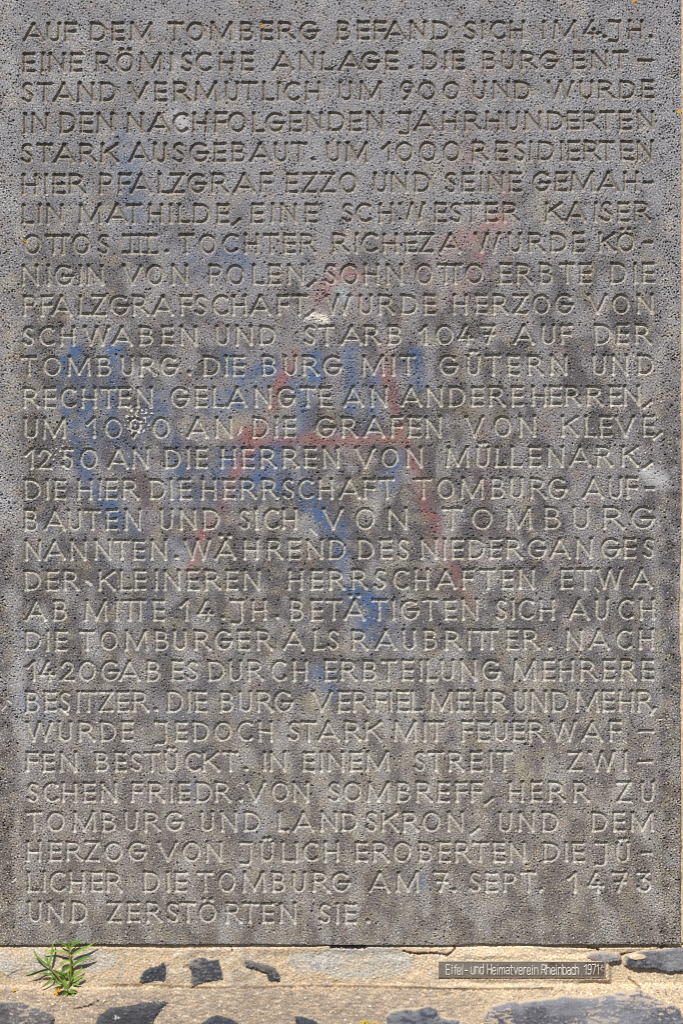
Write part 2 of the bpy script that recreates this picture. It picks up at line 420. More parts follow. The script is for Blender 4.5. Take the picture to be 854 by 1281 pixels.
base = lerp(base, base * C(1.05, .97, .88), sstep(0, 1.6, BLOB(X, Y, .9, 77, 300)) * .7)
spk = .36 * WHITE(X, Y, 1.15) + .18 * gr + .12 * gr2
base *= np.exp(spk - .04)[..., None]

# old spray paint, mostly scrubbed off
PTEX = sstep(-.4, 1.3, .5 * gr2 + .55 * WHITE(X, Y, 1.1, 9, 9) + 1.0 * f1 + .4 * low2)
def paint(base, pts, wid, colr, amt):
    P = np.array(pts, np.float64); pad = wid * 2.2 + 8
    i0, j0 = [max(0, int((P[:, q].min() - pad - o) / STEP)) for q, o in ((0, PX0), (1, PY0))]
    i1, j1 = [int((P[:, q].max() + pad - o) / STEP) + 1 for q, o in ((0, PX0), (1, PY0))]
    sl = (slice(j0, j1), slice(i0, i1))
    sx = X[sl] + 3.0 * frb[sl]; sy = Y[sl] + 3.0 * f1[sl]
    a = np.zeros(sx.shape, np.float32)
    for p, q in zip(P[:-1], P[1:]):
        d0 = q - p; l2 = (d0 ** 2).sum() + 1e-6
        t = np.clip(((sx - p[0]) * d0[0] + (sy - p[1]) * d0[1]) / l2, 0, 1)
        d = np.hypot(sx - p[0] - t * d0[0], sy - p[1] - t * d0[1]) / wid
        a = np.maximum(a, np.exp(-(d ** 2) * 1.1))
    base[sl] = lerp(base[sl], C(*colr), np.clip(a * amt * (.22 + .95 * PTEX[sl]), 0, .92))
    return base
BLUE = (.062, .122, .255); RED = (.29, .115, .11); PINK = (.33, .20, .195)
for pts, wd, am in [
    ([(98, 436), (106, 470), (112, 510), (118, 560)], 9, 1.2), ([(104, 575), (122, 610), (140, 636), (168, 652)], 11, 1.2),
    ([(146, 440), (144, 511), (150, 545), (165, 575)], 9, 1.25), ([(176, 566), (186, 530), (190, 488)], 9, .85),
    ([(205, 532), (196, 500)], 7, .55), ([(218, 592), (262, 588), (312, 572)], 13, .62), ([(214, 618), (257, 626), (330, 604)], 11, .62),
    ([(80, 448), (84, 500), (94, 548), (112, 600), (150, 650)], 6, .8), ([(212, 478), (206, 530), (222, 584)], 7, .6), ([(352, 470), (380, 505), (372, 560)], 8, .35),
    ([(288, 445), (288, 466)], 10, .55), ([(302, 476), (328, 466)], 12, .72), ([(268, 506), (300, 500)], 11, .75), ([(262, 480), (268, 506)], 6, .5),
    ([(341, 560), (350, 612)], 10, .45), ([(387, 448), (390, 478)], 8, .7), ([(432, 446), (440, 514)], 9, .4),
    ([(470, 470), (466, 545)], 7, .45), ([(518, 446), (522, 482)], 8, .6), ([(508, 572), (491, 606)], 7, .75), ([(378, 600), (384, 622), (408, 658)], 10, .65),
    ([(428, 665), (431, 745)], 9, .4), ([(446, 738), (472, 757)], 12, .72), ([(462, 782), (496, 800)], 13, .8), ([(240, 840), (300, 880)], 12, .25),
    ([(200, 740), (190, 760)], 12, .35), ([(38, 795), (40, 812)], 10, .4), ([(38, 880), (60, 888)], 12, .4), ([(400, 845), (416, 862)], 10, .45),
    ([(160, 180), (170, 300)], 14, .22), ([(285, 320), (300, 336)], 14, .35), ([(240, 328), (255, 336)], 14, .25), ([(210, 888), (245, 892)], 9, .4),
    ([(300, 1026), (322, 1040)], 13, .38), ([(528, 1106), (532, 1112)], 9, .4), ([(180, 690), (225, 690)], 14, .25), ([(60, 655), (66, 690)], 14, .3),
    ([(130, 700), (240, 695)], 10, .25), ([(250, 940), (235, 980)], 14, .25), ([(150, 20), (158, 24)], 7, .2), ([(846, 2), (847, 8)], 2, .6)]:
    base = paint(base, pts, wd * 2.3, (.12, .145, .21), am * .45)
    base = paint(base, pts, wd * 1.25, BLUE, am * 1.25)
for pts, wd, am in [
    ([(361, 446), (342, 487), (320, 540), (295, 590), (265, 660), (240, 712)], 7, .75), ([(292, 546), (320, 552), (443, 557), (503, 551)], 6, .5),
    ([(300, 540), (312, 552)], 9, .6), ([(478, 470), (490, 505), (503, 540), (518, 577)], 6, .5), ([(518, 577), (537, 637), (560, 690), (590, 752)], 6.5, 1.05),
    ([(605, 545), (608, 665)], 7, .25), ([(186, 605), (195, 672)], 9, .3), ([(165, 560), (178, 600)], 8, .25)]:
    base = paint(base, pts, wd * 2.2, (.24, .15, .145), am * .4)
    base = paint(base, pts, wd * 1.15, RED, am * .9)
for pts, wd, am in [
    ([(392, 374), (416, 350), (442, 346)], 11, .55), ([(450, 392), (440, 372)], 9, .35), ([(521, 333), (555, 310), (592, 298), (615, 284)], 12, .5),
    ([(540, 376), (585, 354), (602, 322)], 13, .48), ([(532, 167), (577, 172), (588, 199), (637, 228), (624, 284)], 9, .34), ([(540, 205), (600, 186)], 14, .2), ([(560, 85), (580, 100)], 14, .25), ([(480, 430), (480, 470)], 9, .25)]:
    base = paint(base, pts, wd * 1.1, PINK, am * 1.2)
for pts, wd, colr, am in [
    ([(540, 210), (545, 218)], 12, (.46, .42, .26), .6), ([(640, 186), (644, 196)], 12, (.46, .42, .26), .5), ([(675, 250), (678, 275)], 12, (.44, .42, .3), .4),
    ([(510, 240), (505, 256)], 12, (.42, .4, .3), .35), ([(390, 180), (392, 205)], 11, (.43, .45, .5), .5), ([(425, 365), (430, 374)], 9, (.4, .5, .52), .5),
    ([(220, 148), (230, 162)], 11, (.50, .51, .55), .5), ([(386, 396), (400, 404)], 7, (.72, .68, .6), .9), ([(803, 596), (822, 610)], 10, (.42, .43, .45), .75),
    ([(812, 480), (800, 520)], 9, (.4, .4, .41), .5), ([(592, 680), (598, 692)], 8, (.62, .58, .57), .85), ([(4, 598), (8, 640)], 14, (.42, .44, .5), .6),
    ([(25, 780), (28, 900)], 11, (.4, .4, .42), .5), ([(30, 910), (28, 980)], 9, (.4, .4, .42), .4), ([(400, 880), (390, 905)], 12, (.44, .42, .3), .4),
    ([(655, 960), (660, 972)], 12, (.45, .42, .28), .5), ([(305, 815), (309, 822)], 8, (.25, .4, .42), .5), ([(80, 790), (86, 796)], 5, (.5, .52, .36), .7),
    ([(175, 915), (180, 920)], 10, (.45, .43, .3), .35), ([(305, 525), (275, 545)], 8, (.4, .38, .26), .45), ([(255, 570), (262, 580)], 10, (.42, .39, .26), .4),
    ([(615, 530), (585, 520)], 18, (.17, .145, .09), .5), ([(300, 12), (255, 22)], 16, (.14, .115, .08), .4), ([(245, 1010), (190, 1000)], 16, (.42, .42, .42), .3),
    ([(590, 1030), (600, 1085)], 12, (.42, .40, .36), .5), ([(720, 950), (700, 990)], 10, (.40, .39, .37), .4), ([(800, 1020), (815, 1060)], 9, (.40, .39, .37), .4),
    ([(780, 985), (770, 1000)], 10, (.42, .41, .4), .35), ([(510, 1110), (515, 1160)], 12, (.36, .34, .33), .4), ([(730, 1110), (720, 1150)], 12, (.38, .35, .32), .35),
    ([(170, 640), (230, 700)], 16, (.38, .38, .38), .4), ([(75, 640), (110, 665)], 14, (.4, .4, .41), .4), ([(190, 700), (260, 730)], 16, (.36, .36, .36), .35)]:
    base = paint(base, pts, wd, colr, am)

# the cut letters hold pale dust, more towards the foot of the slab
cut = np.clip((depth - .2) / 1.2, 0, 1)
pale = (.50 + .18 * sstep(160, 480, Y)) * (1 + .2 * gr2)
cutcol = lerp(np.broadcast_to(C(.27, .228, .165), base.shape), C(.45, .435, .39), sstep(150, 480, Y))  # top lines tan: dirt, plus stand-in shade for strokes the sun leaves flat
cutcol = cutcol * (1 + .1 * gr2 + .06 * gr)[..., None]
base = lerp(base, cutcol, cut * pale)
# grains of pale and rusty mineral, pores darker than the stone around them
fle = WHITE(X, Y, .95, 31, 401)
ft = np.clip(fle - (1.9 - .28 * sstep(380, 560, Y) - .3 * sstep(700, 1080, Y) - .25 * margin), 0, .3) / .3
base = lerp(base, C(.70, .64, .53), ft * .9)
h += ft * .18
fo = WHITE(X, Y, .8, 900, 121)
zone = np.maximum(margin, .55 * sstep(330, 100, Y))
orng = np.clip(fo - (2.5 - .75 * zone - .25 * cut * (Y < 950)), 0, .3) / .3
base = lerp(base, C(.56, .33, .09), orng * .8)
base = lerp(base, base * .62, np.clip(porA * 2 + porB * 2, 0, 1))

# splashes of old lime that stand proud of the surface
def crust(base, h, cx, cy, rad, inner, dens, seed):
    d = np.hypot(X - cx, Y - cy)
    m = sstep(rad + 3, rad - 3, d) * sstep(inner - 3, inner + 3, d)
    n = WHITE(X, Y, .62, seed, seed * 2)
    a = np.clip((n * m + 0.2 * f1 * m - dens) * 2.5, 0, 1) * (m > .05)
    return lerp(base, C(.66, .62, .60), a * .9), h + a * 1.0
for cr in [(173, 527, 17, 3, .1, 12), (160, 512, 7, 0, .6, 22), (186, 516, 7, 0, .5, 29), (72, 566, 13, 0, .8, 40), (88, 560, 11, 0, .75, 55), (56, 580, 8, 0, .9, 61), (597, 685, 7, 0, .5, 93), (386, 399, 8, 0, .7, 77), (302, 541, 4, 0, .4, 31), (303, 985, 8, 0, .6, 19), (800, 575, 14, 6, 1.1, 23)]:
    base, h = crust(base, h, *cr)
for a, b in [((388, 661), (396, 669)), ((108, 727), (114, 731)), ((302, 533), (298, 544)), ((10, 876), (14, 880)), ((8, 883), (3, 888)), ((814, 573), (826, 577)), ((820, 900), (836, 899)), ((20, 1099), (16, 1103)), ((744, 735), (748, 740)), ((778, 925), (783, 929)), ((80, 890), (84, 893))]:
    a = np.array(a, float); b = np.array(b, float); d0 = b - a
    i0, i1, j0, j1 = int((min(a[0], b[0]) - 6 - PX0) / STEP), int((max(a[0], b[0]) + 6 - PX0) / STEP), int((min(a[1], b[1]) - 6 - PY0) / STEP), int((max(a[1], b[1]) + 6 - PY0) / STEP)
    i0 = max(i0, 0)
    sl = (slice(j0, j1), slice(i0, i1))
    t = np.clip(((X[sl] - a[0]) * d0[0] + (Y[sl] - a[1]) * d0[1]) / (d0 @ d0), 0, 1)
    k = sstep(1.7, .7, np.hypot(X[sl] - a[0] - t * d0[0], Y[sl] - a[1] - t * d0[1]) + .4 * f1[sl])
    h[sl] -= .9 * k
    base[sl] = lerp(base[sl], C(.56, .53, .49), k * .8)
base = np.clip(base, .012, .85).astype(np.float32)

plaque = thing('inscription_plaque', 'tall grey stone slab carved with lines of capitals, smeared with faded blue and red paint', 'plaque', px(W0 / 2, PY1, -30))
fid = ids[:-1, :-1].copy()
for sl in (ids[1:, :-1], ids[:-1, 1:], ids[1:, 1:]):
    fid = np.maximum(fid, sl)
def attach(o, parent):
    o.matrix_parent_inverse = parent.matrix_basis.inverted()
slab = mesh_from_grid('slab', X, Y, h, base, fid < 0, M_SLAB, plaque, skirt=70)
attach(slab, plaque)
for k in range(len(T_)):
    ln = bpy.data.objects.new('carved_line', None)
    ln.empty_display_size = .02
    COL.objects.link(ln)
    ln.location = px(30, T_[k][1], 0); ln.parent = plaque; attach(ln, plaque)
    ln['label'] = 'carved line reading ' + TEXT[k].replace('=', 'TT').replace('#', 'III').replace('9OO', '900').replace('OOO', '000').replace('1O', '10').replace('9O', '90').replace('2O', '20').replace('5O', '50')
    bpy.context.view_layer.update()
    inv = ln.matrix_world.inverted()
    for wi, (kk, w) in enumerate(WORDS):
        if kk != k: continue
        r0, r1 = max(0, int((T_[k][0] - 14 - PY0) / STEP)), int((T_[k][1] + 16 - PY0) / STEP)
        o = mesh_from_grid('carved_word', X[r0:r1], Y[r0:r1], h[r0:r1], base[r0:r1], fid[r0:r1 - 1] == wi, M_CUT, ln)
        o.matrix_parent_inverse = inv

# ------------------------------------------------------------------ lichen crusts
def lichen(spots, parent, colr, seed):
    r = np.random.default_rng(seed)
    bm = bmesh.new()
    for cx, cy, rad, out in spots:
        for k in range(max(4, int(rad * rad * 1.6))):
            a = r.uniform(0, 6.28); q = rad * math.sqrt(r.uniform(0, 1)) * .85
            res = bmesh.ops.create_icosphere(bm, subdivisions=1, radius=1)
            s = min(rad, 2.6) * r.uniform(.14, .36) + .22
            c = px(cx + q * math.cos(a), cy + q * math.sin(a) * .8, out)
            for vv in res['verts']:
                n = vv.co * (1 + r.normal(0, .16))
                vv.co = c + Vector((n.x * s * MM, n.y * s * .4 * MM, n.z * s * MM))
    me = bpy.data.meshes.new('lichen')
    bm.to_mesh(me); bm.free()
    at = me.color_attributes.new('tint', 'FLOAT_COLOR', 'POINT')
    n = len(me.vertices)
    cc = np.ones((n, 4), np.float32)
    cc[:, :3] = np.array(colr) * (1 + r.normal(0, .18, (n, 1)))
    at.data.foreach_set('color', np.clip(cc, 0, 1).ravel())
    me.materials.append(M_LICHEN)
    o = bpy.data.objects.new('lichen', me)
    COL.objects.link(o); o.parent = parent; attach(o, parent)
    return o
GOLD = (.62, .34, .025)
for sp in [[(328, 33, 2.6, -.6), (327, 29, 1.4, .2)], [(32, 301, 2.2, -.5), (30, 304, 1.2, -.5)], [(793, 1, 3.4, .2)], [(849, 140, 3, .1), (846, 137, 1.5, .2)],
           [(227, 31, 1.8, -.8)], [(36, 115, 1.6, -1)], [(792, 121, 1.7, -.8)], [(174, 25, 1.3, .2)], [(29, 396, 1.5, -.6)], [(31, 243, 1.5, -.6)], [(37, 470, 1.5, -.8)], [(536, 77, 1.4, .2)], [(707, 1033, 1.3, .2)], [(851, 793, 1.8, -.4)], [(850, 900, 1.2, -.4)]]:
    lichen(sp, plaque, GOLD, int(sp[0][0]))

# ------------------------------------------------------------------ masonry below and beside the slab
wall = thing('masonry_wall', 'sandy mortar wall with dark basalt stones set in it below the slab', 'wall', px(W0 / 2, 1500, -40))
def ramp(a, b, st): return np.arange(a, b, st)
xs = np.concatenate([ramp(-260, -16, 8), ramp(-16, 872, .8), ramp(872, 1110, 8)])
ys = np.concatenate([ramp(-200, 1174, 3), ramp(1174, 1300, .75), ramp(1300, 1520, 6)])
WX, WY = np.meshgrid(xs, ys)
def wall_face(x, y):
    """how far the bedding mortar stands out from the slab's face"""
    o = np.full(np.broadcast(x, y).shape, -1.5, np.float64)
    under = sstep(1179.5, 1182, y) * sstep(1186.5, 1183.6, y + 1.1 * FRACT(x, y, .6, 5, 5))
    o = o - 3.0 * under + 0.4 * sstep(1190, 1215, y)
    o = o + 0.20 * np.clip(y - 1236, 0, 80) + 2.8 * sstep(1231, 1238, y + 1.2 * FRACT(x, y * .3, .3, 8, 1)) 
    return o
wo = wall_face(WX, WY)
wf = FRACT(WX, WY, .55, 100, 30)
wg = GRAIN2(WX, WY, 2.0, 60, 8)
wg1 = GRAIN(WX, WY, 1.7, 3, 99)
wpatch = BLOB(WX, WY, 1.5, 88, 140)
wl = FRACT(WX, WY, .22, 400, 333)
ws = .7 * GRAIN2(WX * .35, WY * 1.2, 1.2, 77, 12) + .6 * FRACT(WX * .3, WY, .9, 77, 12)
wc = BLOB(WX, WY, 2.4, 12, 480) + .35 * wf
hair = sstep(.07, .0, np.abs(wc)) * sstep(.2, .9, BLOB(WX, WY, 1.3, 710, 60))
brk = FRACT(WX, WY, .35, 611, 5)
wo = wo + (.6 * brk + .8 * np.tanh(5 * (brk - .4)) + .5 * np.tanh(6 * (FRACT(WX, WY, .6, 60, 405) + .5)) - 1.0 * hair) * sstep(1186, 1196, WY) + .65 * wf * (1 - .45 * sstep(1192, 1184, WY)) + .16 * wg + .10 * wg1 + .10 * ws * (WY > 1228) + .5 * wl
# smooth pointing patches
def ell(cx, cy, rx, ry): return sstep(1.15, .8, np.hypot((WX - cx) / rx, (WY - cy) / ry) + .2 * wf + .16 * wl + .06 * wg)
sm = np.maximum(ell(442, 1203, 66, 17), np.maximum(ell(30, 1204, 34, 17), ell(120, 1202, 22, 11)))
behind = (WX > -7) & (WX < 849.5) & (WY > -7) & (WY < 1180)
wo = np.where(behind, -22, wo)
mc = np.broadcast_to(C(.51, .40, .275), WX.shape + (3,)).copy()
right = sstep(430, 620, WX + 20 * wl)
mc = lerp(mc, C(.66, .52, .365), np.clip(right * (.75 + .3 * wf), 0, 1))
mc = lerp(mc, C(.30, .235, .17), np.clip(sstep(-.2, 1.3, wl + .7 * wf) * (.9 - .4 * right), 0, 1))
mc = lerp(mc, C(.36, .325, .28), sstep(.3, 1.6, BLOB(WX, WY, 1.8, 300, 22) + .5 * wf) * (.65 - .25 * right))
mc = lerp(mc, C(.60, .52, .40), sstep(.5, 1.8, BLOB(WX, WY, 2.0, 650, 122) + .6 * wf) * .7)
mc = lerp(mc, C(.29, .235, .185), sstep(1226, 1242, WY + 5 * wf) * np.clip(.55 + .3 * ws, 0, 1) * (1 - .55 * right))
mc = lerp(mc, C(.60, .40, .22), sstep(.7, 1.6, FRACT(WX, WY, .4, 900, 5)) * .5)
mc = lerp(mc, C(.22, .18, .15), sstep(1.1, 2.2, ws + .3 * wg) * .45 * (WY > 1215))
mc = lerp(mc, lerp(C(.43, .43, .41) * np.ones_like(mc), C(.60, .585, .54), sstep(-.5, 1, wf)), sm * .8 * sstep(-2.6, -.8, wf + .5 * wg + .5 * wl))
mc = lerp(mc, C(.62, .57, .50), sstep(.7, 1.3, wf + .4 * wg) * sm * .8)
mc = lerp(mc, C(.22, .22, .22), sstep(.9, 1.7, FRACT(WX, WY, .8, 70, 610)) * sm * .7)
blk = np.clip(GRAIN2(WX, WY, 1.5, 511, 90) - 2.2, 0, .3) / .3
mc = lerp(mc, C(.12, .11, .11), blk * .8)
wht = np.clip(GRAIN2(WX, WY, 1.3, 41, 700) - 1.85, 0, .3) / .3
mc = lerp(mc, C(.70, .66, .58), wht * .8)
wo = wo + .5 * wht - .5 * blk
mc = lerp(mc, mc * C(.5, .44, .38), hair * .8)
ylw = np.clip(GRAIN2(WX, WY, 1.2, 141, 300) - 2.3 + .5 * sstep(1212, 1225, WY) * (WX > 540), 0, .3) / .3
mc = lerp(mc, C(.60, .42, .10), ylw * .55)
mc = mc * np.exp(.12 * wg + .10 * wg1 + .12 * WHITE(WX, WY, 1.1, 5, 800))[..., None]
# open cracks in the mortar
def crack(pts, wid, dep):
    global wo, mc
    P = np.array(pts, float)
    d = np.full(WX.shape, 99.)
    for a, b in zip(P[:-1], P[1:]):
        dd = b - a; t = np.clip(((WX - a[0]) * dd[0] + (WY - a[1]) * dd[1]) / (dd @ dd), 0, 1)
        d = np.minimum(d, np.hypot(WX - a[0] - t * dd[0] + .8 * wf, WY - a[1] - t * dd[1] + .6 * wg))
    k = np.clip(1.25 - d / (wid * 1.35), 0, 1)
    wo = wo - dep * 1.7 * k
    mc = lerp(mc, mc * C(.45, .38, .32), k)
crack([(735, 1186), (745, 1188), (752, 1194), (772, 1196), (800, 1192), (820, 1190), (830, 1183)], 1.4, 3)
crack([(505, 1191), (520, 1194), (545, 1193), (560, 1196), (570, 1188), (569, 1184)], 1.2, 2.4)
crack([(290, 1185), (292, 1191)], 1.0, 2)
crack([(415, 1184), (455, 1185)], 2.2, 4)
crack([(100, 1234), (180, 1233), (260, 1236), (400, 1234), (520, 1236), (600, 1238), (690, 1237)], 1.3, .9)
crack([(92, 1262), (110, 1258), (122, 1252)], 1.2, 1.5)
crack([(74, 1243), (80, 1242), (86, 1243.5), (93, 1242)], 2.2, 4)
crack([(786, 1226), (800, 1236), (795, 1240)], 1.2, 1.2)

STONES = [  # outline, label, colour, dust, stands out
 ([(-40, 1247), (0, 1247.5), (30, 1250), (52, 1256), (70, 1262), (77, 1270), (75, 1285), (66, 1312), (-40, 1318)], 'broad slate grey stone at the lower left corner', (.13, .122, .13), .75, 2.6),
 ([(110, 1290), (120, 1266), (136, 1255), (160, 1252), (184, 1248), (208, 1248), (214, 1254), (205, 1264), (200, 1276), (196, 1310), (116, 1310)], 'brown streaked grey stone with white flecks', (.075, .077, .09), .9, 1.8),
 ([(243, 1292), (250, 1276), (260, 1267), (272, 1263), (288, 1267), (306, 1276), (322, 1290), (318, 1312), (250, 1312)], 'dark blue pointed stone at the bottom edge', (.06, .066, .088), .4, 1.6),
 ([(364, 1300), (362, 1266), (368, 1262), (382, 1264), (396, 1270), (408, 1279), (416, 1300)], 'small blue black stone at the bottom edge', (.05, .058, .08), .15, 1.6),
 ([(478, 1300), (480, 1270), (486, 1261), (508, 1258), (520, 1257), (536, 1255), (545, 1259), (552, 1268), (572, 1272), (590, 1284), (596, 1310), (480, 1312)], 'blue black stone with a raised right shoulder', (.06, .066, .088), .15, 2.2),
 ([(606, 1268), (612, 1258), (640, 1251), (670, 1248), (705, 1245), (738, 1247), (770, 1244), (798, 1241), (812, 1249), (830, 1257), (846, 1262), (851, 1276), (856, 1316), (614, 1316), (604, 1290)], 'long flat slate stone below the bronze plate', (.105, .107, .13), .95, 1.8),
 ([(783, 1208), (785, 1197), (795, 1194), (806, 1191), (830, 1190.5), (852, 1188), (880, 1188), (880, 1209), (850, 1212), (836, 1215.5), (815, 1212), (795, 1211)], 'blue black stone under the slab corner', (.065, .07, .09), .2, .6),
 ([(173.5, 1230), (178, 1215), (188, 1210), (200, 1206), (204, 1199), (208, 1204), (210.5, 1214), (210.5, 1229), (192, 1231)], 'small black stone with a notched top', (.055, .06, .072), .3, .1),
 ([(236, 1207), (239, 1201), (250, 1197), (262, 1199), (275, 1197.5), (278, 1210), (281, 1226), (262, 1230), (250, 1233), (240, 1234), (239, 1220)], 'small squarish black stone', (.062, .068, .083), .3, .1),
 ([(307, 1203), (314, 1203.5), (330, 1208), (341, 1211), (347, 1219), (349, 1227), (336, 1227), (334, 1218), (320, 1212), (309, 1209)], 'thin black bent sliver of stone', (.04, .045, .055), .2, .0),
 ([(288, 1205), (292, 1201.5), (301, 1203), (302, 1205), (296, 1206)], 'tiny black chip', (.05, .055, .065), .1, .4),
 ([(735, 1198), (742, 1195), (756, 1196), (772, 1197), (774, 1201), (760, 1203), (748, 1200)], 'thin black chip beside the bronze plate', (.09, .095, .11), .5, .0),
 ([(70, 1196), (78, 1192), (90, 1193), (94, 1200), (90, 1208), (76, 1206)], 'grey stone half covered by mortar behind the weed', (.17, .165, .165), .4, .0),
 ([(880, 1240), (930, 1232), (1000, 1246), (1010, 1290), (940, 1320), (884, 1300)], None, (.10, .10, .115), .4, 1.6),
 ([(880, 760), (960, 742), (1040, 770), (1030, 860), (940, 890), (886, 850)], None, (.09, .09, .105), .4, 1.6),
 ([(-240, 1130), (-120, 1120), (-60, 1150), (-80, 1210), (-200, 1220)], None, (.11, .11, .12), .4, 1.6),
 ([(330, 1345), (470, 1335), (560, 1360), (540, 1430), (380, 1440)], None, (.10, .10, .12), .4, 1.6),
]
def poly_sd(x, y, P):
    P = np.array(P, float); Q = np.roll(P, -1, 0)
    d = np.full(x.shape, 1e9); ins = np.zeros(x.shape, bool)
    for a, b in zip(P, Q):
        e = b - a; t = np.clip(((x - a[0]) * e[0] + (y - a[1]) * e[1]) / (e @ e), 0, 1)
        d = np.minimum(d, np.hypot(x - a[0] - t * e[0], y - a[1] - t * e[1]))
        c = ((a[1] > y) != (b[1] > y)) & (x < (b[0] - a[0]) * (y - a[1]) / (b[1] - a[1] + 1e-9) + a[0])
        ins ^= c
    return np.where(ins, d, -d)
stone_objs = []
for si, (P, lab, colr, dust, outp) in enumerate(STONES):
    A = np.array(P, float)
    far = lab is None
    st = 4.0 if far else .7
    m = 8
    sx, sy = np.meshgrid(np.arange(A[:, 0].min() - m, A[:, 0].max() + m, st), np.arange(A[:, 1].min() - m, A[:, 1].max() + m, st))
    f = FRACT(sx, sy, .5, si * 97, si * 31); g2 = GRAIN2(sx, sy, 2.0, si * 53, 17); g1 = GRAIN(sx, sy, 1.6, si * 11, 5)
    strk = .6 * GRAIN2(sx * .45 + sy * .15, sy * 1.3 - sx * .1, 1.2, si * 71, 9) + .75 * FRACT(sx * .35 + sy * .12, sy * 1.2, .8, si * 71, 9)
    sd = poly_sd(sx, sy, P) + 1.5 * f + .35 * g2 + (1.4 if A[:, 1].max() > 1240 else .7) * FRACT(sx, sy, .25, si * 13, 200)
    big_ = A[:, 1].max() > 1240
    rad = 9.0 if big_ else 3.5
    prof = np.where(sd > 0, 1 - (1 - np.clip(sd / rad, 0, 1)) ** 2.2, sd * .9)
    o_ = wall_face(sx, sy) + (outp + (4.0 if big_ else 2.0)) * prof - 1.7 + .85 * f + .10 * g2 + .08 * g1 + .12 * strk + (2.2 if big_ else .6) * FRACT(sx, sy, .2, si * 7, 77)
    cc = np.broadcast_to(C(*colr), sx.shape + (3,)).copy()
    cc = cc * np.exp(.14 * g2 + .22 * strk + .12 * g1 + .22 * f)[..., None]
    cc = lerp(cc, C(.42, .34, .255), np.clip(sstep(.25, 1.05, .8 * strk + .7 * f + .25 * g2) * dust, 0, 1))
    cc = lerp(cc, C(.27, .28, .31), np.clip(sstep(.8, 1.5, FRACT(sx * .6, sy, .7, si * 19, 640) - .3 * strk) * .45, 0, 1))
    cc = lerp(cc, C(.33, .33, .35), sstep(1.7, 2.2, g2 + .4 * f) * .6)
    cc = lerp(cc, C(.50, .42, .31), sstep(2.4, -.8, sd + .8 * f) * .85)
    if si == 1: cc = lerp(cc, C(.6, .6, .6), sstep(3.4, 1.5, np.hypot((sx - 146), (sy - 1271) * 1.4) + 1.2 * g2) * .9)
    if si == 6: 
        a = sstep(1.05, .8, np.hypot((sx - 797) / 12, (sy - 1197) / 4.5) + .15 * f)
        cc = lerp(cc, C(.58, .475, .34), a); o_ = o_ + 1.2 * a
    cc = np.clip(cc, .01, .8)
    fm = (sd[:-1, :-1] > -3)
    o = mesh_from_grid('stone', sx, sy, o_, cc.astype(np.float32), fm, M_STONE, wall)
    attach(o, wall)
    if lab: o['label'] = lab
    # bed of the stone: the mortar sinks a little under it
    big_ = A[:, 1].max() > 1240
    bx = (WX > A[:, 0].min() - 6) & (WX < A[:, 0].max() + 6) & (WY > A[:, 1].min() - 6) & (WY < A[:, 1].max() + 6)
    idx = np.nonzero(bx)
    sdw = poly_sd(WX[idx], WY[idx], P)
    wo[idx] = wo[idx] - 5.0 * sstep(5.0 if big_ else 3.0, 8.0 if big_ else 5.0, sdw + .5 * wf[idx])

# pocket for the bronze plate
PLX0, PLX1, PLY0, PLY1 = 548.0, 757.0, 1202.0, 1223.5
inpl = np.maximum(np.maximum(PLX0 - WX, WX - PLX1), np.maximum(PLY0 - WY, WY - PLY1))
wo = np.where(inpl < -1.0, -6, wo)
near = sstep(7, 1, inpl + wf) * (inpl > -1)
wo = wo * (1 - near) + (-.9 + .25 * wg) * near
mc = np.clip(mc, .02, .82)
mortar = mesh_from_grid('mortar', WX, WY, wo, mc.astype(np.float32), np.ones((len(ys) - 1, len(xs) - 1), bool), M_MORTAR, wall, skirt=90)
attach(mortar, wall)
def wy(x, y): return float(wall_face(np.array([[x]], float), np.array([[y]], float))[0, 0])
for sp, colr in [([(73, 1238.5, 3.4, wy(73, 1238) + 1.2), (71, 1242, 3, wy(71, 1242) + 1)], (.68, .33, .02)), ([(17.5, 1238, 2.6, wy(17, 1238) + .8), (20, 1238.5, 1.6, wy(20, 1238) + .6)], (.72, .42, .02)),
           ([(500, 1277, 9, wy(500, 1277) + .2), (455, 1278, 7, wy(455, 1278) + .2), (470, 1279, 5, wy(470, 1279) + .2), (421, 1280, 3, wy(421, 1280))], (.56, .42, .07)),
           ([(785, 1217, 1.3, wy(785, 1217) + .4), (747, 1234, 1.2, wy(747, 1234) + .4)], (.60, .48, .16)), ([(821, 1239, 1.4, wy(821, 1239) + .3), (832, 1240, 1.6, wy(832, 1240) + .3)], (.5, .2, .05)), ([(850, 1182, 2, -1.5), (852, 1270, 2.5, wy(852, 1270) + .5)], (.7, .42, .03))]:
    lichen(sp, wall, colr, int(sp[0][0]) + 3)

